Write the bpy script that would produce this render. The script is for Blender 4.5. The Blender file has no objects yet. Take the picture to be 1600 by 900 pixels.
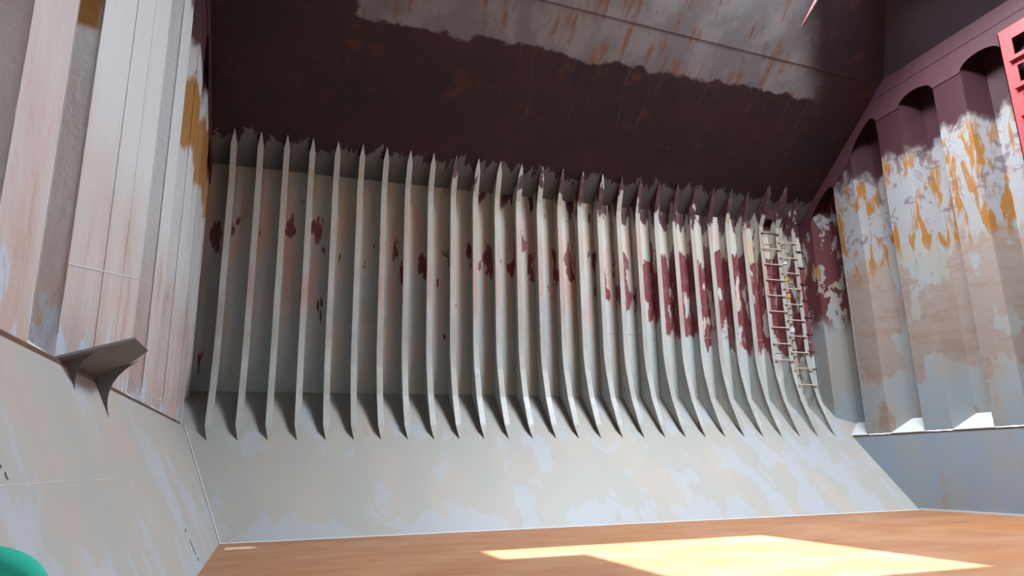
import bpy, bmesh, math, random
from mathutils import Vector, Matrix
C = bpy.context.scene.collection
SC = bpy.context.scene

# ------------------------------------------------------------------ camera
RT = Vector((0.94861517, -0.31592489, -0.01790902))
UP = Vector((-0.06095030, -0.23796372, 0.96935975))
FW = Vector((0.31050657, 0.91845780, 0.24499170))
cd = bpy.data.cameras.new('camera'); cam = bpy.data.objects.new('camera', cd); C.objects.link(cam)
m = Matrix.Identity(4)
for r in range(3):
    m[r][0] = RT[r]; m[r][1] = UP[r]; m[r][2] = -FW[r]
m.translation = (0, 0, 1.696)
cam.matrix_world = m
cd.sensor_width = 36; cd.lens = 36*1094.36/1600; cd.clip_end = 300
SC.camera = cam

# ------------------------------------------------------------------ world, sun, exposure
W = bpy.data.worlds.new('sky'); SC.world = W; W.use_nodes = True
bg = W.node_tree.nodes['Background']; bg.inputs[0].default_value = (0.80, 0.91, 1.0, 1); bg.inputs[1].default_value = 92.0
SUNV = Vector((5.8, 0.3, 18.6))
sl = bpy.data.lights.new('sun', 'SUN'); sl.energy = 22; sl.angle = 0.012; sl.color = (1, .98, .95)
so = bpy.data.objects.new('sun', sl); C.objects.link(so); so.location = (15, 12, 40)
so.rotation_euler = SUNV.to_track_quat('Z', 'Y').to_euler()
def portal(x0, x1, y0, y1, z):
    l = bpy.data.lights.new('sky_portal', 'AREA'); l.shape = 'RECTANGLE'; l.size = x1-x0; l.size_y = y1-y0
    l.cycles.is_portal = True
    o = bpy.data.objects.new('sky_portal', l); C.objects.link(o); o.location = ((x0+x1)/2, (y0+y1)/2, z)
OPEN_A = (10.0, 16.9, 9.2, 14.9)          # open part of the hatch on the far side, sized to the sun patch
portal(*OPEN_A, 18.75)
SC.view_settings.view_transform = 'Standard'; SC.view_settings.look = 'None'
SC.view_settings.exposure = 0.0; SC.view_settings.gamma = 1.0
SC.cycles.use_denoising = True
SC.cycles.max_bounces = 10; SC.cycles.diffuse_bounces = 1
SC.cycles.sample_clamp_indirect = 8.0

# ------------------------------------------------------------------ dimensions (metres)
S, F, K, T = 22.947, 18.959, 4.009, 11.351      # shell, floor edge, hopper top, shell top
TS = 0.745                                      # slope of the topside plating
YF, WF = 22.377, 0.185                          # front and width of the frames' face plates
X0, DX, NF = -1.741, 0.8, 28
L0, L1, LZ = -1.063, -2.404, 2.941              # left stool
R0, RZ = 20.64, 2.52                            # right stool
YB = -9.0                                       # far side behind the camera
DECK = 17.05
def topz(y): return T + TS*(S-y)
def hopy(z): return F + (S-F)*z/K
XL = lambda z: L0 + (L1-L0)*z/LZ

# ------------------------------------------------------------------ node helper
def srgb(r, g, b):
    f = lambda c: (c/12.92 if c <= .04045 else ((c+.055)/1.055)**2.4)
    return (f(r/255), f(g/255), f(b/255), 1)
class Mat:
    def __init__(s, name, rough=.55, spec=.35):
        s.m = bpy.data.materials.new(name); s.m.use_nodes = True; s.t = s.m.node_tree
        s.b = s.t.nodes['Principled BSDF']; s.b.inputs['Roughness'].default_value = rough
        s.b.inputs['Specular IOR Level'].default_value = spec
        g = s.t.nodes.new('ShaderNodeNewGeometry'); s.pos = g.outputs['Position']
        q = s.t.nodes.new('ShaderNodeSeparateXYZ'); s.t.links.new(s.pos, q.inputs[0])
        s.x, s.y, s.z = q.outputs
    def put(s, sock, v):
        if isinstance(v, bpy.types.NodeSocket): s.t.links.new(v, sock)
        else: sock.default_value = v
    def op(s, o, a, b=0.0, c=None):
        n = s.t.nodes.new('ShaderNodeMath'); n.operation = o
        s.put(n.inputs[0], a); s.put(n.inputs[1], b)
        if c is not None: s.put(n.inputs[2], c)
        return n.outputs[0]
    def vec(s, x, y, z):
        n = s.t.nodes.new('ShaderNodeCombineXYZ')
        for i, v in enumerate((x, y, z)): s.put(n.inputs[i], v)
        return n.outputs[0]
    def noise(s, sc=(1, 1, 1), off=0, det=6, rough=.6, dist=0.0, pos=None):
        v = s.t.nodes.new('ShaderNodeVectorMath'); v.operation = 'MULTIPLY_ADD'
        s.put(v.inputs[0], pos or s.pos); v.inputs[1].default_value = sc; v.inputs[2].default_value = (off*3.1, off*7.7, off*1.3)
        n = s.t.nodes.new('ShaderNodeTexNoise'); n.inputs['Scale'].default_value = 1
        n.inputs['Detail'].default_value = det; n.inputs['Roughness'].default_value = rough; n.inputs['Distortion'].default_value = dist
        s.t.links.new(v.outputs[0], n.inputs['Vector']); return n.outputs[0]
    def ramp(s, f, lo, hi):                       # 0 below lo, 1 above hi (lo may be > hi)
        n = s.t.nodes.new('ShaderNodeMapRange'); n.clamp = True; n.interpolation_type = 'SMOOTHSTEP'
        s.put(n.inputs[0], f); s.put(n.inputs[1], lo); s.put(n.inputs[2], hi); return n.outputs[0]
    def band(s, f, a, b, w):
        return s.op('MULTIPLY', s.ramp(f, a-w, a+w), s.ramp(f, b+w, b-w))
    def mul(s, *a):
        r = a[0]
        for v in a[1:]: r = s.op('MULTIPLY', r, v)
        return r
    def add(s, a, b): return s.op('ADD', a, b)
    def mix(s, f, a, b):
        n = s.t.nodes.new('ShaderNodeMix'); n.data_type = 'RGBA'
        s.put(n.inputs[0], f); s.put(n.inputs[6], a); s.put(n.inputs[7], b); return n.outputs[2]
    def bump(s, h, strength=.3, dist=.02):
        n = s.t.nodes.new('ShaderNodeBump'); n.inputs['Strength'].default_value = strength; n.inputs['Distance'].default_value = dist
        s.put(n.inputs['Height'], h); s.t.links.new(n.outputs[0], s.b.inputs['Normal'])
    def done(s, col, tint=None):
        if tint:                                  # overall paint tone
            n = s.t.nodes.new('ShaderNodeMix'); n.data_type = 'RGBA'; n.blend_type = 'MULTIPLY'; n.inputs[0].default_value = 1
            s.put(n.inputs[6], col); n.inputs[7].default_value = (*tint, 1); col = n.outputs[2]
        s.put(s.b.inputs['Base Color'], col); return s.m
def plain(name, col, rough=.55, spec=.35, var=.12, sc=3):
    M = Mat(name, rough, spec); n = M.noise((sc,)*3)
    d = tuple(c*(1-var*2) for c in col[:3])+(1,)
    M.bump(n, .15); return M.done(M.mix(n, d, col))

MAROON = srgb(88, 52, 58); PRIMER = srgb(122, 62, 64); GREY = srgb(186, 190, 184); PALE = srgb(206, 214, 228)
WARM = srgb(196, 188, 180); PEACH = srgb(196, 158, 142); RUST = srgb(176, 112, 50); WHITE = srgb(214, 214, 212)

def mat_shell(name, seed, base=srgb(178, 188, 187), pink=.5, bare=1.0, tint=(1.0, 1.0, 1.0)):
    M = Mat(name, .45, .4)
    big = M.noise((1.6, 1.6, .5), seed, 4)
    fine = M.noise((7, 7, 2.2), seed+1, 8, .7)
    col = M.mix(M.ramp(big, .4, .62), base, srgb(190, 186, 178))
    col = M.mix(M.mul(M.ramp(M.op('MULTIPLY_ADD', big, 2.0, M.z), 8.4, 9.6), .8), col, srgb(198, 190, 178))
    # peach wash between 5.5 and 10.6 m
    wash = M.mul(M.ramp(M.noise((2.6, 2.6, .35), seed+2, 5), .5, .6), M.band(M.z, 6.6, 10.6, .5), pink)
    col = M.mix(wash, col, srgb(204, 168, 156))
    # ochre tint under the top brackets
    och = M.mul(M.ramp(M.noise((3, 3, .8), seed+3, 5), .52, .66), M.band(M.z, 9.2, 11.6, .5), .6)
    col = M.mix(och, col, srgb(196, 172, 120))
    # bare dark-red primer, more of it towards the right-hand end
    n = M.noise((1.9, 1.9, .62), seed+4, 6, .56, .2)
    xr = M.ramp(M.x, 8.5, 15.5)
    lowz = M.add(M.op('MULTIPLY_ADD', xr, -1.9, 8.1), M.op('MULTIPLY_ADD', M.ramp(M.x, 15.5, 18.4), -.6, 0))
    zone = M.mul(M.ramp(M.z, M.op('SUBTRACT', lowz, .5), M.op('ADD', lowz, .5)), M.ramp(M.z, M.op('MULTIPLY_ADD', xr, .5, 9.9), M.op('MULTIPLY_ADD', xr, .2, 9.1)))
    lev = M.op('SUBTRACT', n, M.op('MULTIPLY', zone, M.op('MULTIPLY_ADD', xr, .14, .10)))
    col = M.mix(M.mul(M.ramp(lev, .345*bare, .33*bare), 1.0), col, PRIMER)
    # primer high up at the right-hand end
    up = M.mul(M.ramp(M.z, 10.2, 12.0), M.ramp(M.x, 3, 15))
    col = M.mix(M.mul(M.ramp(M.op('SUBTRACT', n, M.op('MULTIPLY', up, .24)), .40, .37), M.ramp(up, .02, .1)), col, MAROON)
    # dark scuffs and scratches
    sc = M.noise((9, 9, 2.5), seed+6, 3, .5)
    col = M.mix(M.mul(M.ramp(sc, .73, .77), .6), col, srgb(84, 62, 62))
    col = M.mix(M.mul(M.ramp(fine, .5, .75), .25), col, srgb(226, 228, 224))
    M.bump(fine, .25, .015)
    return M.done(col, tint)

M_shell = mat_shell('shell_paint', 1.0, pink=.85)
M_web = mat_shell('frame_web_paint', 2.3, srgb(172, 176, 172), .4)
M_flange = mat_shell('face_plate_paint', 4.1, srgb(206, 204, 200), .9, .2, (.66, .67, .68))

def mat_hopper():
    M = Mat('hopper_paint', .5, .35)
    # slanted streaks that run down the slope
    p = M.vec(M.op('MULTIPLY_ADD', M.noise((.8, .8, .8), 4, 3), .5, M.x), M.y, M.z)
    n1 = M.noise((.7, .22, .3), 5, 6, .62, .6, p); n2 = M.noise((1.1, .5, .6), 6, 5, .58, .3, p)
    n3 = M.noise((.35, .35, .35), 7, 4)
    col = M.mix(M.ramp(n1, .42, .62), srgb(190, 188, 182), srgb(200, 190, 180))
    col = M.mix(M.mul(M.ramp(n3, .5, .62), M.ramp(M.x, 5, -3), .55), col, srgb(178, 190, 184))
    edge = M.mul(M.ramp(M.z, 1.1, .1), .11)
    rgt = M.mul(M.ramp(M.x, 4, 18), .035)
    col = M.mix(M.mul(M.ramp(M.add(M.add(n2, edge), rgt), .575, .62), .6), col, srgb(194, 200, 212))
    col = M.mix(M.mul(M.ramp(M.noise((1.4, .3, .9), 9, 5), .66, .70), M.ramp(M.x, 12, 2), .45), col, srgb(196, 164, 152))
    sp = M.noise((14, 5, 8), 8, 3)
    col = M.mix(M.mul(M.ramp(sp, .72, .78), .3), col, srgb(150, 140, 132))
    M.bump(n2, .12, .02)
    return M.done(col, (.66, .645, .63))
M_hopper = mat_hopper()

def mat_stool(name, axis, seed, base, base2, pale, thr):
    M = Mat(name, .5, .35)
    if axis == 'left':
        p = M.vec(M.op('MULTIPLY_ADD', M.noise((.8, .8, .8), 4, 3), .5, M.y), M.x, M.z)
    else:
        p = M.vec(M.y, M.x, M.z)
    n1 = M.noise((.7, .3, .25), seed, 5, .6, .2, p); n2 = M.noise((1.1, .3, .5), seed+1, 6, .6, .3, p)
    col = M.mix(M.ramp(n1, .4, .6), base, base2)
    low = M.mul(M.ramp(M.z, 2.3, .2), .07)
    col = M.mix(M.mul(M.ramp(M.add(n2, low), thr, thr+.05), .65), col, pale)
    col = M.mix(M.mul(M.ramp(M.noise((1.6, 1, .5), seed+3, 6, .6, 0, p), .62, .70), .35), col, srgb(196, 172, 150))
    M.bump(n2, .12, .02)
    return M.done(col, (.62, .61, .60))
M_lstool = mat_stool('left_stool_paint', 'left', 12, srgb(192, 190, 184), srgb(200, 190, 180), srgb(198, 205, 218), .565)
M_rstool = mat_stool('right_stool_paint', 'right', 15, srgb(176, 184, 190), srgb(168, 182, 200), srgb(190, 166, 150), .66)

def mat_top():
    M = Mat('topside_paint', .6, .3)
    run = M.noise((3.2, .35, .35), 20, 6, .62); wob = M.noise((1.1, 1.1, 1.1), 21, 6, .62)
    big = M.noise((.35, .5, .5), 22, 4)
    col = M.mix(M.ramp(big, .38, .66), srgb(56, 40, 46), srgb(74, 46, 50))
    col = M.mix(M.mul(M.ramp(M.noise((1.2, 1.6, 1.6), 23, 7, .7), .53, .68), M.ramp(M.y, 22.2, 20.2), .75), col, srgb(110, 62, 42))
    # faint pale drips below the grey coat
    drip = M.mul(M.ramp(M.noise((11, .25, .25), 24, 4, .6), .60, .70), M.band(M.y, 18.4, 20.4, .5), M.ramp(M.x, 4, 7), .28)
    col = M.mix(drip, col, srgb(150, 136, 134))
    # grey coat near the hatch
    yb = M.op('MULTIPLY_ADD', wob, .9, 18.12)
    g = M.ramp(M.y, M.op('ADD', yb, .06), M.op('SUBTRACT', yb, .06))
    xl = M.op('MULTIPLY_ADD', wob, .7, 1.25)
    g = M.mul(g, M.ramp(M.x, M.op('SUBTRACT', xl, .1), M.op('ADD', xl, .1)))
    dr = M.add(M.op('MULTIPLY_ADD', M.y, -.85, M.x), M.op('MULTIPLY', wob, .8))     # runs out towards the right
    g = M.mul(g, M.ramp(dr, 3.5, 1.9))
    gc = M.mix(M.ramp(M.noise((1.0, .8, .8), 25, 5), .4, .62), srgb(150, 148, 146), srgb(176, 174, 170))
    rs = M.mul(M.ramp(run, .50, .64), M.ramp(M.noise((.8, .8, .8), 26, 4), .40, .54), .85)
    gc = M.mix(rs, gc, srgb(168, 112, 70))
    gc = M.mix(M.mul(M.ramp(M.noise((4, 1.2, 1.2), 27, 7, .7), .58, .68), M.ramp(M.x, 2, 12), .7), gc, srgb(134, 92, 88))
    col = M.mix(g, col, gc)
    # grey-green coat brushed up from the shell, with ragged edge
    br = M.noise((1.7, .8, .8), 28, 6, .66, .9)
    eb = M.op('MULTIPLY_ADD', br, -2.0, 23.08)
    col = M.mix(M.ramp(M.y, M.op('SUBTRACT', eb, .015), M.op('ADD', eb, .015)), col, srgb(138, 142, 134))
    M.bump(M.add(run, wob), .1, .02)
    return M.done(col, (.50, .50, .56))
M_top = mat_top()

def mat_bulk(name, left):
    M = Mat(name, .42, .4)
    st = M.noise((1.3, 1.5, .36), 30 + left*5, 6, .58, .3); st2 = M.noise((2.2, 2.8, .75), 31 + left*5, 7, .62, .5)
    big = M.noise((.6, .8, .45), 33 + left*5, 5, .6); wob = M.noise((.9, 1.3, .9), 36 + left*5, 6, .65)
    zz = M.op('MULTIPLY_ADD', wob, 2.2, M.op('SUBTRACT', M.z, 1.1))
    if left:
        col = M.mix(M.ramp(st, .40, .6), srgb(208, 198, 192), srgb(206, 184, 176))
        col = M.mix(M.mul(M.ramp(zz, 5.0, 7.2), M.ramp(M.y, 8.4, 9.2), .95), col, srgb(218, 217, 215))
        col = M.mix(M.mul(M.ramp(zz, 4.6, 3.0), .7), col, srgb(192, 164, 150))
        col = M.mix(M.mul(M.ramp(st2, .52, .60), .35), col, srgb(216, 206, 198))
        col = M.mix(M.mul(M.ramp(M.add(st2, M.mul(M.ramp(M.z, 4.4, 3.0), .20)), .69, .705), M.ramp(M.z, 5.4, 4.2)), col, srgb(196, 206, 218))
        col = M.mix(M.mul(M.ramp(st, .56, .64), M.ramp(zz, 7, 5), .55), col, srgb(186, 146, 124))
        # rust on the far folds and one block high on the shaded fold
        col = M.mix(M.mul(M.band(zz, 9.6, 11.6, .15), M.ramp(M.y, 16.6, 17.2)), col, srgb(178, 124, 62))
        col = M.mix(M.mul(M.band(M.z, 7.25, 10.5, .06), M.band(M.y, 8.6, 9.24, .03)), col, srgb(150, 104, 44))
        col = M.mix(M.mul(M.ramp(zz, 12.1, 12.6), M.ramp(M.y, 15.5, 16)), col, MAROON)
    else:
        col = M.mix(M.ramp(st, .42, .6), srgb(188, 190, 188), srgb(196, 184, 172))
        pe = M.mul(M.ramp(M.add(big, M.mul(M.band(M.z, 4.6, 8.6, 1.2), .17)), .56, .60), M.ramp(zz, 9.3, 8.9))
        pe = M.mul(pe, M.ramp(M.y, 20.75, 20.65), .85)
        col = M.mix(pe, col, srgb(190, 164, 150))
        col = M.mix(M.mul(pe, M.ramp(M.noise((.8, .8, 3.2), 50, 5), .50, .60), .5), col, srgb(176, 138, 120))
        col = M.mix(M.mul(M.ramp(zz, 8.7, 9.3), .9), col, srgb(188, 182, 182))
        ru = M.mul(M.ramp(st2, .50, .58), M.band(zz, 8.4, 12.2, .5))
        col = M.mix(ru, col, srgb(190, 128, 60))
        col = M.mix(M.mul(M.ramp(M.noise((1.2, 1.2, 1.5), 52, 5, .6, 1.5), .54, .62), M.band(zz, 9.6, 12.6, .5), .8), col, srgb(142, 116, 118))
        col = M.mix(M.mul(M.ramp(M.z, 5.2, 3.4), M.ramp(big, .52, .46), .8), col, srgb(182, 194, 200))
        # maroon: all of the top, and most of the first fold next to the shell
        col = M.mix(M.ramp(zz, 12.0, 12.5), col, MAROON)
        pr = M.noise((1.2, 2.0, 1.0), 55, 6, .62, .3)
        fold = M.mul(M.ramp(M.y, 20.7, 20.8), M.ramp(M.z, 6.4, 7.4))
        col = M.mix(M.mul(fold, M.ramp(pr, .56, .545)), col, PRIMER)
    M.bump(M.add(M.noise((9, 9, 7), 60, 4, .6), st2), .45 if left else .2, .03)
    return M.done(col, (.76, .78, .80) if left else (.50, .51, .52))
M_lbulk = mat_bulk('left_bulkhead_paint', 1); M_rbulk = mat_bulk('right_bulkhead_paint', 0)

def mat_floor():
    M = Mat('rusty_floor', .55, .3)
    n1 = M.noise((.5, .9, 1), 70, 6, .6, .4); n2 = M.noise((1.3, 3.2, 1), 71, 8, .7, .6); n3 = M.noise((.22, .22, 1), 72, 3)
    col = M.mix(M.ramp(n1, .35, .65), srgb(188, 124, 82), srgb(202, 146, 106))
    col = M.mix(M.mul(M.ramp(n3, .45, .65), M.ramp(M.x, 2, 14), .6), col, srgb(210, 130, 58))
    col = M.mix(M.mul(M.ramp(n2, .56, .66), .5), col, srgb(150, 96, 78))
    col = M.mix(M.mul(M.ramp(n2, .40, .30), .55), col, srgb(226, 180, 132))
    M.bump(n2, .25, .01)
    return M.done(col, (.62, .62, .64))
M_floor = mat_floor()
M_maroon = plain('maroon_paint', srgb(78, 46, 52), .6, .3)
M_darkdeck = plain('deck_underside_paint', srgb(56, 45, 54), .5, .3)
M_salmon = plain('salmon_red_paint', srgb(170, 64, 66), .45, .4, .06)
M_edge = plain('rusty_edge', srgb(104, 78, 66), .7, .2, .25, 6)
M_plate = plain('grey_steel', srgb(104, 101, 96), .5, .4, .1)
M_seam = plain('weld_seam', srgb(196, 196, 190), .5, .4, .1)
M_pale = plain('pale_paint', srgb(204, 204, 204), .5, .35, .06)
M_dark = plain('black_mark', srgb(40, 38, 42), .7, .2)
M_rung = plain('rung_paint', srgb(202, 188, 170), .5, .4, .1, 8)
M_pipe = plain('pipe_paint', srgb(176, 164, 146), .5, .4, .2, 4)
M_yellow = plain('yellow_paint', srgb(196, 148, 52), .5, .4, .15, 8)
M_pink = plain('pink_edge_paint', srgb(226, 150, 150), .5, .3, .05)
M_suit = None

# ------------------------------------------------------------------ geometry helpers
def obj(name, me, mat=None, parent=None, kind=None):
    if isinstance(me, bmesh.types.BMesh):
        b = me; me = bpy.data.meshes.new(name); bmesh.ops.recalc_face_normals(b, faces=b.faces); b.to_mesh(me); b.free()
    if mat and not me.materials: me.materials.append(mat)
    o = bpy.data.objects.new(name, me); C.objects.link(o)
    if parent: o.parent = parent
    if kind: o['kind'] = kind
    return o
def empty(name, loc=(0, 0, 0), kind=None):
    o = bpy.data.objects.new(name, None); C.objects.link(o); o.location = loc; o.empty_display_size = .2
    if kind: o['kind'] = kind
    return o
def tag(o, label, cat, group=None):
    o['label'] = label; o['category'] = cat
    if group: o['group'] = group
    return o
def prism(pts, off):
    """closed solid: polygon pts (3D) extruded by vector off"""
    b = bmesh.new(); off = Vector(off)
    a = [b.verts.new(p) for p in pts]; c = [b.verts.new(Vector(p)+off) for p in pts]; n = len(pts)
    b.faces.new(a); b.faces.new(c[::-1])
    for i in range(n): b.faces.new((a[i], c[i], c[(i+1) % n], a[(i+1) % n]))
    return b
def box(x0, x1, y0, y1, z0, z1):
    return prism([(x0, y0, z0), (x1, y0, z0), (x1, y1, z0), (x0, y1, z0)], (0, 0, z1-z0))
def tube(path, r, n=8, cap=True, bm=None):
    b = bm or bmesh.new(); rings = []; P = [Vector(p) for p in path]
    for i, p in enumerate(P):
        d = (P[min(i+1, len(P)-1)]-P[max(i-1, 0)]).normalized()
        u = d.cross(Vector((0, 0, 1)) if abs(d.z) < .9 else Vector((0, 1, 0))).normalized(); w = d.cross(u)
        rr = r[i] if isinstance(r, (list, tuple)) else r
        rings.append([b.verts.new(p+(u*math.cos(2*math.pi*k/n)+w*math.sin(2*math.pi*k/n))*rr) for k in range(n)])
    for a, c in zip(rings, rings[1:]):
        for k in range(n): b.faces.new((a[k], a[(k+1) % n], c[(k+1) % n], c[k]))
    if cap: b.faces.new(rings[0][::-1]); b.faces.new(rings[-1])
    return b
def strip(pts, dirn, w, t):
    """ribbon of width w (along dirn) and thickness t following pts; w may be a list. Returns bmesh."""
    b = bmesh.new(); dirn = Vector(dirn); P = [Vector(p) for p in pts]; prev = None
    for i, p in enumerate(P):
        d = (P[min(i+1, len(P)-1)]-P[max(i-1, 0)]).normalized(); nn = d.cross(dirn).normalized()
        h = (w[i] if isinstance(w, (list, tuple)) else w)/2
        q = [b.verts.new(p+dirn*s*h+nn*k*t/2) for s, k in ((-1, -1), (1, -1), (1, 1), (-1, 1))]
        if prev:
            for k in range(4): b.faces.new((prev[k], prev[(k+1) % 4], q[(k+1) % 4], q[k]))
        else: b.faces.new(q[::-1])
        prev = q
    b.faces.new(prev); return b

# ------------------------------------------------------------------ the hold: floor, side, topside
XA, XB = -4.2, 22.4
obj('floor', box(XA, XB, YB, F+.02, -.2, 0), M_floor, kind='structure')
wb = obj('wall_back', prism([(XA, S, K), (XB, S, K), (XB, S, T), (XA, S, T)], (0, .2, 0)), M_shell, kind='structure')
for z in (6.33,):
    obj('weld_seam', tube([(XA+1.6, S, z), (21.6, S, z)], .011, 5), M_seam, wb)
wh = obj('wall_hopper', prism([(XA, F, 0), (XB, F, 0), (XB, S, K), (XA, S, K)], (0, .14, -.14)), M_hopper, kind='structure')
obj('weld_seam', tube([(XL(.0)+.02, F-.01, .0), (XL(LZ)+.02, hopy(LZ)-.01, LZ)], .02, 6), M_pale, wh)
obj('trim_floor_edge', tube([(L0, F-.01, .0), (R0, F-.01, .0)], .025, 6), M_pale, kind='structure')
YT = 15.3
ct = obj('ceiling', prism([(XA, S, T), (XB, S, T), (XB, YT, topz(YT)), (XA, YT, topz(YT))], (0, .1, .16)), M_top, kind='structure')
obj('weld_seam', prism([(2.6, 17.20, topz(17.20)), (20, 17.78, topz(17.78)), (20, 17.80, topz(17.80)), (2.6, 17.22, topz(17.22))], (0, -.006, -.008)), M_darkdeck, ct)
# deck and hatch overhead, plus added panels that limit the light
HX0, HX1, HY0, HY1 = 2.3, 17.5, -1.3, YT
HY0 = -8.2
dk = obj('ceiling_deck', box(XA, HX0, YB, YT+.2, DECK, DECK+.3), M_darkdeck, kind='structure')
obj('deck_plate', box(HX1, XB, YB, YT+.2, DECK, DECK+.3), M_darkdeck, dk)
obj('deck_plate', box(HX0, HX1, YB, HY0, DECK, DECK+.3), M_darkdeck, dk)
for nm, a in (('side', (HX0-.1, HX1+.1, YT, YT+.1)), ('side', (HX0-.1, HX1+.1, HY0-.1, HY0)), ('end', (HX0-.1, HX0, HY0, YT)), ('end', (HX1, HX1+.1, HY0, YT))):
    obj('coaming_plate', box(*a, DECK, 18.6), M_maroon, dk)
hc = empty('ceiling_light_blocker', (9.9, 3.5, 18.6), 'structure')  # unseen panels, added to shape the sun patch and block sky light
def cover(x0, x1, y0, y1):
    o = obj('blocker_panel', box(x0, x1, y0, y1, 18.62, 19.0), M_maroon)
    o.parent = hc; o.matrix_parent_inverse = Matrix.Translation(hc.location).inverted()
cover(HX0-.2, 10.0, -8.4, 15.5); cover(10.0, 11.7, 6.0, 13.5); cover(10.0, 17.7, 14.9, 15.5); cover(16.9, 17.7, 9.2, 14.9); cover(11.7, 17.7, 6.0, 9.2)
cover(10.0, 17.7, -8.4, 6.0)
# the half of the hold behind the camera
obj('wall_front', box(XA, XB, YB-.2, YB, 0, DECK+.2), M_shell, kind='structure')

# hatch corner bracket hanging under the topside edge
hb = obj('hatch_bracket', prism([(16.22, 16.722, topz(16.722)), (16.23, 15.35, topz(15.35)), (16.235, 15.35, topz(15.35)-.26)], (.02, 0, 0)), M_pink)
tag(hb, 'pink triangular plate hanging under the dark sloping ceiling at the top edge', 'bracket')

# ------------------------------------------------------------------ corrugated bulkheads
def bulkhead(side, name, mat, Xo, dx, zb, edges, depth, slope, ztop=14.75):
    """edges: list of (y0, y1) of the outer flats, far to near irrelevant; dx = -1 left wall, +1 right wall"""
    root = empty(name, (0, 0, 0), 'structure')
    E = sorted(edges)
    def panel(nm, a, b_):      # a, b_ = (x, y); vertical plate between them
        def zt(y): return min(ztop, topz(y)+.05)
        ya, yb = a[1], b_[1]
        pts = [(a[0], ya, zb), (b_[0], yb, zb), (b_[0], yb, zt(yb)), (a[0], ya, zt(ya))]
        n = (Vector((b_[1]-a[1], a[0]-b_[0], 0))).normalized()
        if n.x*dx < 0: n = -n
        return obj(nm, prism(pts, n*.02), mat, root)
    Xi = Xo + dx*depth
    for i, (y0, y1) in enumerate(E):
        panel('outer_flat', (Xo, y0), (Xo, y1))
        if i+1 < len(E):
            n0 = E[i+1][0]
            panel('fold_plate', (Xo, y1), (Xi, y1+slope))
            panel('inner_flat', (Xi, y1+slope), (Xi, n0-slope))
            panel('fold_plate', (Xi, n0-slope), (Xo, n0))
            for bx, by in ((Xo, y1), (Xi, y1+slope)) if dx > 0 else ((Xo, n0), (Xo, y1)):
                obj('worn_edge_highlight', tube([(bx, by, zb+.3), (bx, by, min(12.2, topz(by)-1))], .010, 5), mat, root)  # thin tubes stand in for worn-paint highlights along the fold corners
            # sloping shedder plate at the foot of the recess
            obj('shedder_plate', prism([(Xo-dx*.02, y1, zb), (Xo-dx*.02, n0, zb), (Xi, n0-slope, zb+.5), (Xi, y1+slope, zb+.5)], (0, 0, -.02)), M_pale, root)
    # stool of the deck above: upright plate with an arch over every recess
    xs = Xo - dx*.03
    def low(y):
        base = min(13.92, topz(y)-.77)
        for (a0, a1), (b0, b1) in zip(E, E[1:]):
            if a1 < y < b0:
                h = (y-a1)/(b0-a1)
                return base + .34*math.sqrt(max(0, 1-(2*h-1)**2))
        return base
    ys = []
    for (a0, a1), (b0, b1) in zip(E, E[1:]):
        ys += [a0+1e-3+(a1-a0-2e-3)*k/6 for k in range(7)] + [a1+1e-3+(b0-a1-2e-3)*(.5-.5*math.cos(math.pi*k/12)) for k in range(13)]
    ys += [E[-1][0]+1e-3, E[-1][1]]
    ys.append(S-(15.3-T)/TS); ys = sorted(set(ys)); up = lambda y: min(15.3, topz(y)-.005)
    b = bmesh.new()
    prev = None
    for y in ys:
        l = min(low(y), up(y)-.02)
        q = [b.verts.new(p) for p in ((xs, y, l), (xs, y, up(y)), (xs+dx*.03, y, up(y)), (xs+dx*.03, y, l))]
        if prev:
            for k in range(4): b.faces.new((prev[k], prev[(k+1) % 4], q[(k+1) % 4], q[k]))
        else: b.faces.new(q)
        prev = q
    b.faces.new(prev[::-1])
    obj('arch_plate', b, M_maroon, root)
    ye = S-(15.3-T)/TS
    X2 = xs - dx*1.9
    obj('upper_stool_plate', prism([(xs, E[0][0], 15.3), (xs, ye+.3, 15.3), (X2, YT+.35, DECK), (X2, E[0][0], DECK)], (dx*.03, 0, .02)), M_darkdeck, root)
    obj('upper_stool_plate', box(min(Xo, Xi)-.03, max(Xo, Xi)+.03, E[0][0], S-(ztop-T)/TS, ztop, ztop+.02), M_maroon, root)
    return root

P = 2.455
right_edges = [(20.73-P*k-1.03 if k else 19.69, 20.75-P*k) for k in range(0, 12)]
right_edges = [(y0, y1) for y0, y1 in right_edges] + [(22.2, S)]
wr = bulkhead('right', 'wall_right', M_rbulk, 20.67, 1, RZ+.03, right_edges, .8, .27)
left_edges = [(21.0, 21.7), (20.4, 21.7), (17.85, 19.0), (15.0, 16.3), (12.2, 13.6), (9.24, 10.95), (7.0, 8.26), (4.3, 5.56), (1.6, 2.86), (-1.1, .16), (-3.8, -2.5), (-6.5, -5.2), (-9.0, -7.9)][1:] + [(22.75, S)]
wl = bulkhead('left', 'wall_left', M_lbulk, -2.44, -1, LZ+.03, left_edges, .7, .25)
# flush plate that bridges one recess of the left bulkhead, above the bracket
obj('cover_plate', prism([(-2.44, 10.93, LZ+.04), (-2.44, 12.22, LZ+.04), (-2.44, 12.22, 14.7), (-2.44, 10.93, 14.7)], (-.02, 0, 0)), M_lbulk, wl)
obj('weld_seam', tube([(-2.445, 10.98, 3.1), (-2.445, 10.98, 13.8)], .012, 5), M_lbulk, wl)
obj('weld_seam', tube([(-2.44, 9.25, 4.11), (-2.44, 13.4, 5.0)], .012, 5), M_pale, wl)
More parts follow.
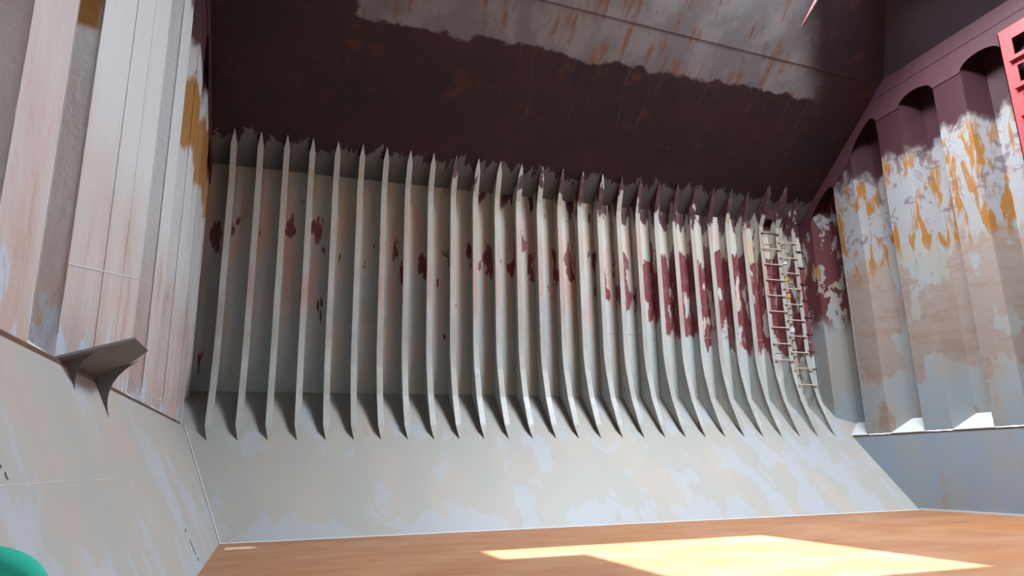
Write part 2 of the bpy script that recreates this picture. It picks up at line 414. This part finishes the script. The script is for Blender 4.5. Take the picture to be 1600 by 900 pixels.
# lower stools
ws = obj('wall_left_stool', prism([(L0, YB, 0), (L0, F, 0), (L1, hopy(LZ), LZ), (L1, YB, LZ)], (-.15, 0, -.07)), M_lstool, kind='structure')
obj('ledge', box(L1-.6, L1+.015, YB, hopy(LZ)-.9, LZ-.025, LZ+.025), M_edge, ws)
obj('ledge', box(L1-.6, L1+.0, hopy(LZ)-.9, S, LZ-.025, LZ+.015), M_lstool, ws)
obj('weld_seam', tube([(XL(1.62)+.002, 4.5, 1.62), (XL(1.62)+.002, F+.6, 1.62)], .0035, 5), M_pale, ws)
wrs = obj('wall_right_stool', prism([(R0, YB, 0), (R0, F, 0), (R0, hopy(RZ), RZ), (R0, YB, RZ)], (.15, 0, 0)), M_rstool, kind='structure')
obj('ledge', box(R0-.015, R0+.6, YB, hopy(RZ)-.05, RZ-.02, RZ+.02), M_edge, wrs)
obj('ledge', box(R0+.02, R0+.7, hopy(RZ)-.05, S, RZ-.02, RZ+.02), M_pale, wrs)
obj('trim_right_edge', box(R0-.05, R0, YB, F-.05, 0, .05), M_pale, kind='structure')
# small black marks low on the left stool, and the pale cover plate cut by the frame edge
nrm = Vector((1, 0, (L0-L1)/LZ)).normalized()
def onl(y, z): return Vector((XL(z), y, z))
mk = obj('stencil_mark', prism([onl(14.27, .52)+nrm*.002, onl(14.31, .52)+nrm*.002, onl(14.34, .25)+nrm*.002, onl(14.30, .25)+nrm*.002], nrm*.004), M_dark, ws)
for yy, z in ((14.22, .645), (14.40, .135)):
    obj('stencil_mark', prism([onl(yy-.05, z+.0)+nrm*.002, onl(yy+.06, z+.03)+nrm*.002, onl(yy+.06, z+.06)+nrm*.002, onl(yy-.05, z+.03)+nrm*.002], nrm*.004), M_dark, ws)
def disc(c, n, r, t, seg=24):
    n = Vector(n).normalized(); u = n.cross(Vector((0, 1, 0))).normalized(); v = n.cross(u)
    return prism([Vector(c)+(u*math.cos(2*math.pi*k/seg)+v*math.sin(2*math.pi*k/seg))*r for k in range(seg)], n*t)
cc = onl(6.06, 1.845)
mc = empty('cover_disc', cc); mc.rotation_euler = (0, 0, 0)
def put(name, bm, mat, root):
    o = obj(name, bm, mat); o.parent = root; o.matrix_parent_inverse = Matrix.Translation(root.location).inverted(); return o
put('rim', disc(cc, nrm, .125, .012), M_dark, mc); put('plate', disc(cc+nrm*.003, nrm, .108, .03), M_lstool, mc)
put('lug', disc(cc+onl(6.27, 1.70)-onl(6.14, 1.86), nrm, .03, .012, 12), M_lstool, mc)
tag(mc, 'pale round cover disc with dark rim at the left picture edge', 'cover')

# ------------------------------------------------------------------ ledge bracket on the left stool
br = empty('ledge_bracket', (L1, 10.2, LZ))
e = Vector((1, 0, .456)).normalized()
A = Vector((-2.421, 9.248, 2.978))
def pp(u, y): return Vector((A.x, y, A.z)) + e*u
put('bracket_plate', prism([pp(-.05, 9.22), pp(.785, 9.68), pp(.79, 10.63), pp(.42, 11.13), pp(-.05, 11.40)], Vector((-e.z, 0, e.x))*.03), M_plate, br)
for y, up_, dn in ((9.60, .34, 2.66), (11.07, .60, 2.42)):
    a = pp(-.02, y); tip = pp(up_, y); ft = onl(y, dn)
    pts = [a, tip]
    mid = pp(.07, y) - Vector((0, 0, .12))
    for k in range(1, 11):
        t = k/11; ctrl = pp(.06, y) + (onl(y, 2.80)-onl(y, 2.98))*.35
        pts.append(tip*(1-t)**2 + ctrl*2*t*(1-t) + ft*t*t)
    pts.append(ft)
    put('gusset', prism(pts, (0, .018, 0)), M_plate, br)
tag(br, 'grey steel bracket plate with two curved gussets jutting from the left ledge', 'bracket')

# ------------------------------------------------------------------ side frames
def web_meshes(ytip, ztip):
    zk1, zk0 = 10.55, 5.62                                   # upper and lower bends
    yb, zb = 21.457, 2.52
    yf = YF+.01
    up = [(yf, zk1-.25), (yf-.01, zk1), (yf-.05, zk1+.35), (ytip+.14, ztip-.42), (ytip, ztip)]
    lo = [(yf, zk0), (yf-.03, zk0-.35), (yf-.1, zk0-.8), (yf-.36, zk0-1.75), (yb+.13, zb+.42), (yb, zb)]
    web = [(S, T), (S, K), ] ; t = .014
    def pl(poly): return prism([(-t/2, y, z) for y, z in poly], (t, 0, 0))
    me = {}
    me['web'] = pl([(S, zk1-.25), (S, zk0), (yf, zk0), (yf, zk1-.25)])
    me['upper_bracket'] = pl([(S, zk1-.25), up[0], *up[1:], (S, T)])
    me['lower_bracket'] = pl([(S, K), *lo[::-1], (S, zk0)])
    path = [(0, ytip, ztip)] + [(0, y, z) for y, z in up[::-1][1:]] + [(0, y, z) for y, z in lo]
    n = len(path)
    w = [WF]*n; w[0] = .02; w[1] = WF*.97; w[-1] = .02; w[-2] = WF
    # insert the start of the snipe near each end
    me['face_plate'] = strip(path, (1, 0, 0), w, .022)
    return me
def to_mesh(nm, b, mat):
    me = bpy.data.meshes.new(nm); bmesh.ops.recalc_face_normals(b, faces=b.faces); b.to_mesh(me); b.free(); me.materials.append(mat); return me
MS = {'web': M_web, 'upper_bracket': M_web, 'lower_bracket': M_web, 'face_plate': M_flange}
base = {k: to_mesh(k, b, MS[k]) for k, b in web_meshes(21.879, topz(21.879)-.005).items()}
deep = {k: to_mesh(k, b, MS[k]) for k, b in web_meshes(21.52, topz(21.52)-.005).items()}
ORD = ['first', 'second', 'third', 'fourth', 'fifth', 'sixth', 'seventh', 'eighth', 'ninth', 'tenth', 'eleventh', 'twelfth', 'thirteenth', 'fourteenth']
for i in range(NF):
    x = X0 + DX*i
    r = empty('side_frame', (x, S, K))
    ms = deep if i in (25, 26) else base
    for k in ('web', 'upper_bracket', 'lower_bracket', 'face_plate'):
        o = obj(k, ms[k], None, r); o.location = (0, -S, -K)
    if i == 0: lab = 'grey upright steel side frame in deepest shade, nearest the left corrugated wall'
    elif i < 14: lab = 'grey upright steel side frame with pointed ends, %s counting from the left corrugated wall' % ORD[i]
    elif i == 25: lab = 'side frame that carries the left ends of the ladder rungs'
    elif i == 26: lab = 'side frame in the middle of the ladder, between its two columns of rungs'
    elif i == 27: lab = 'side frame on the right side of the ladder, nearest the right corrugated wall'
    elif i == 24: lab = 'side frame with red primer patches, standing free just left of the ladder'
    else: lab = 'upright side frame curving out at its foot, %s counting leftwards from the ladder' % ORD[24-i]
    tag(r, lab, 'frame', 'side frames of the ship hold')

# ------------------------------------------------------------------ ladder on the last three frames
ld = empty('hold_ladder', (X0+DX*26, YF, 4.5))
xf = [X0+DX*k for k in (25, 26, 27)]
def rung(x0, x1, z, y, r, mat): put('rung', tube([(x0, y, z), (x1, y, z)], r, 7), mat, ld)
def fy(z):        # front of the face plates
    return YF-.05 if z > 5.6 else YF-.05-(5.6-z)*.2
for k in range(9):
    z = 10.62-.645*k
    rung(xf[0]-.02, xf[1]+.03, z, fy(z), .026, M_maroon if k == 0 else M_rung)
    rung(xf[0]+.02, xf[1], z+.32 if k else 10.93, S-.22, .014, M_maroon)
for k in range(10):
    z = 10.30-.645*k
    rung(xf[1]-.03, xf[2]+.03, z, fy(z), .026, M_rung)
    if k < 9: rung(xf[1], xf[2]-.02, z-.32, S-.22, .014, M_maroon)
for k in range(8):
    z = 9.98-.69*k
    put('foothold', box(xf[2]+.03, xf[2]+.36, YF-.03, YF+.17, z-.02, z+.02), M_maroon, ld)
put('top_plate', box(xf[0]+.02, xf[1]-.02, YF+.05, YF+.08, 11.30, 12.0), M_maroon, ld)
tag(ld, 'staggered rung ladder welded across three side frames beside the right wall', 'ladder')

# sounding pipe behind the right-hand column of rungs
sp = empty('sounding_pipe', (xf[1]+.36, S-.4, 4.3))
xp = xf[1]+.30
put('pipe', tube([(xp, S-.42, 11.0), (xp, S-.42, 5.0), (xp+.03, S-.5, 4.4), (xp+.05, hopy(3.4)-.13, 3.4)], .085, 12), M_pipe, sp)
for k, z in enumerate((10.2, 9.5, 8.8, 8.1, 7.4, 6.7, 6.0, 5.3)):
    put('collar', tube([(xp, S-.42, z-.09), (xp, S-.42, z+.09)], .115, 12), M_yellow if k in (2, 3) else (M_pale if k in (1, 5) else M_pipe), sp)
tag(sp, 'upright pipe with yellow and pale collars behind the ladder rungs', 'pipe')
# narrow cable pipe behind the left-hand column
cp = empty('cable_pipe', (xf[0]+.25, S-.12, 5.2))
put('pipe', tube([(xf[0]+.26, S-.12, 10.6), (xf[0]+.26, S-.12, 5.2)], .05, 10), M_pipe, cp)
for z in (9.6, 8.2, 6.8, 5.6):
    put('clamp', box(xf[0]+.17, xf[0]+.35, S-.2, S, z-.05, z+.05), M_maroon, cp)
tag(cp, 'thin upright pipe behind the left column of ladder rungs', 'pipe')

# ------------------------------------------------------------------ red ladder trunk at the upper right edge
tr = empty('ladder_trunk', (20.3, 12.6, 9.5))
xt = 20.3
b = None
zt0, zt1, y0, y1 = 7.6, 14.22, 11.6, 13.18
put('front_strip', box(xt, xt+.03, 12.80, y1, zt0, zt1), M_salmon, tr)
put('front_strip', box(xt, xt+.03, y0, 11.98, zt0, zt1), M_salmon, tr)
holes = [(13.31-.9*k, 13.85-.9*k) for k in range(7)]
zs = zt1
for z0, z1 in holes:
    put('cross_strip', box(xt, xt+.03, 11.98, 12.80, z1, zs), M_salmon, tr); zs = z0
    put('rung', box(xt-.12, xt+.02, 11.9, 12.95, z0-.19, z0-.12), M_salmon, tr)
put('cross_strip', box(xt, xt+.03, 11.98, 12.80, zt0, zs), M_salmon, tr)
put('side_plate', box(xt, 20.66, y1-.03, y1, zt0, zt1), M_salmon, tr)
put('side_plate', box(xt, 20.66, y0, y0+.03, zt0, zt1), M_salmon, tr)
put('top_plate', box(xt, 20.66, y0, y1, zt1, zt1+.03), M_salmon, tr)
tag(tr, 'salmon red ladder trunk with rectangular openings, cut by the right picture edge', 'ladder')

# pale bilge cover on the floor in the far left corner
bc = obj('bilge_cover', prism([(-.86, 17.2, .005), (-.36, 17.25, .005), (-.2, 17.5, .005), (-.36, 17.75, .005), (-.86, 17.75, .005)], (0, 0, .02)), plain('pale_sand_plate', srgb(222, 184, 152), .6, .3, .08))
tag(bc, 'small pale plate lying on the rusty floor in the far left corner', 'plate')

# ------------------------------------------------------------------ person in a green boiler suit, only the right shoulder in frame
def person(px, py, turn):
    suit = plain('green_cloth', srgb(52, 176, 150), .8, .1, .22, 5)
    skin = plain('skin', srgb(168, 118, 92), .5, .3, .05); hair = plain('dark_hair', srgb(34, 28, 26), .6, .3)
    boot = plain('black_boot', srgb(36, 34, 34), .6, .3); white = plain('eye_white', srgb(225, 222, 216), .3, .4, .01); dark = plain('pupil', srgb(30, 22, 18), .3, .4, .01)
    lip = plain('lip', srgb(146, 84, 76), .5, .3, .05)
    V, E_, Rr = [], [], []
    def v(p, r, link=None):
        V.append(p); Rr.append(r if isinstance(r, tuple) else (r, r))
        if link is not None: E_.append((link, len(V)-1))
        return len(V)-1
    # +y is where the person faces; +x his right-hand side in the picture
    pel = v((0, 0, .96), (.165, .125)); wa = v((0, .01, 1.10), (.150, .115), pel); ch = v((0, .01, 1.28), (.165, .125), wa)
    nb = v((0, -.01, 1.425), (.10, .085), ch); nk = v((0, .005, 1.50), .058, nb); hd0 = v((0, .02, 1.575), .062, nk)
    for sd in (1, -1):
        sh = v((sd*.185, -.01, 1.405), .070, ch if False else nb); up_ = v((sd*.25, -.005, 1.355), .068, sh)
        el = v((sd*.275, -.02, 1.10), .050, up_); fa = v((sd*.255, .03, .99), .046, el); wr_ = v((sd*.25, .075, .865), .033, fa)
        pa = v((sd*.245, .09, .80), (.040, .022), wr_)
        for k, (dy, ln) in enumerate(((-.028, .060), (-.009, .075), (.011, .080), (.030, .072))):
            a = v((sd*.246, .092+dy, .755), .0095, pa); b_ = v((sd*.240, .098+dy, .755-ln*.55), .009, a); v((sd*.228, .104+dy, .755-ln), .0075, b_)
        t1 = v((sd*.232, .128, .805), .011, pa); t2 = v((sd*.226, .146, .775), .010, t1); v((sd*.222, .150, .745), .008, t2)
        hp = v((sd*.095, 0, .88), .098, pel); kn = v((.05+sd*.11, .015, .50), .066, hp); ca = v((.085+sd*.11, -.01, .34), .064, kn)
        an = v((.12+sd*.105, -.02, .11), .055, ca); hl = v((.12+sd*.105, -.015, .055), .052, an); v((.125+sd*.115, .15, .045), (.047, .040), hl)
    me = bpy.data.meshes.new('person'); me.from_pydata(V, E_, [])
    o = bpy.data.objects.new('person', me); C.objects.link(o)
    sk = o.modifiers.new('skin', 'SKIN'); sk.use_smooth_shade = True
    for i, r in enumerate(Rr): me.skin_vertices[0].data[i].radius = r
    me.skin_vertices[0].data[pel].use_root = True
    ss = o.modifiers.new('sub', 'SUBSURF'); ss.levels = ss.render_levels = 2
    dg = bpy.context.evaluated_depsgraph_get(); ev = o.evaluated_get(dg)
    new = bpy.data.meshes.new_from_object(ev); o.modifiers.clear(); o.data = new; new.name = 'person'
    new.materials.clear()
    for mm in (suit, skin, boot): new.materials.append(mm)
    for p in new.polygons:
        c = p.center
        p.material_index = 1 if (c.z > 1.485 or (abs(c.x) > .208 and c.z < .86 and c.z > .6)) else (2 if c.z < .13 else 0)
        p.use_smooth = True
    # head
    def ball(name, c, r, mat, parent, f=None, seg=20):
        b = bmesh.new(); bmesh.ops.create_uvsphere(b, u_segments=seg, v_segments=seg//2+2, radius=1)
        for q in b.verts:
            if f: f(q)
            q.co = Vector(c) + Vector((q.co.x*r[0], q.co.y*r[1], q.co.z*r[2]))
        for fc in b.faces: fc.smooth = True
        return obj(name, b, mat, parent)
    def shape(q):
        if q.co.z < 0: q.co.x *= 1+.22*q.co.z; q.co.y *= 1+.10*q.co.z
        if q.co.y > .5: q.co.y *= .94
    hd = ball('head', (0, .025, 1.635), (.076, .098, .118), skin, o, shape)
    ball('nose', (0, .124, 1.618), (.014, .020, .022), skin, hd, None, 10)
    ball('mouth', (0, .112, 1.575), (.024, .008, .008), lip, hd, None, 10)
    for sd in (1, -1):
        ball('ear', (sd*.077, .015, 1.628), (.010, .020, .031), skin, hd, None, 10)
        ball('eye', (sd*.030, .106, 1.645), (.013, .010, .009), white, hd, None, 10)
        ball('pupil', (sd*.030, .115, 1.645), (.005, .003, .005), dark, hd, None, 8)
    def hs(q):
        if q.co.y > .25 and q.co.z < .45: q.co *= .90
        if q.co.z < -.35: q.co *= .88
    ball('hair', (0, .012, 1.652), (.082, .100, .112), hair, o, hs)
    # collar and belt of the suit
    cl = bmesh.new(); n = 24
    ring = lambda r1, r2, z, dz: [cl.verts.new((r1*math.cos(2*math.pi*k/n), -.008+r2*math.sin(2*math.pi*k/n), z+dz*math.sin(2*math.pi*k/n))) for k in range(n)]
    rr = [ring(.105, .092, 1.452, -.02), ring(.082, .082, 1.515, -.025), ring(.074, .074, 1.512, -.025), ring(.09, .08, 1.45, -.02)]
    for a, b_ in zip(rr, rr[1:]+rr[:1]):
        for k in range(n): cl.faces.new((a[k], a[(k+1) % n], b_[(k+1) % n], b_[k]))
    obj('collar', cl, suit, o)
    o.location = (px, py, 0); o.rotation_euler = (0, 0, turn)
    tag(o, 'person in a green boiler suit, one shoulder showing at the lower left corner', 'person')
person(-.962, 2.78, .12)
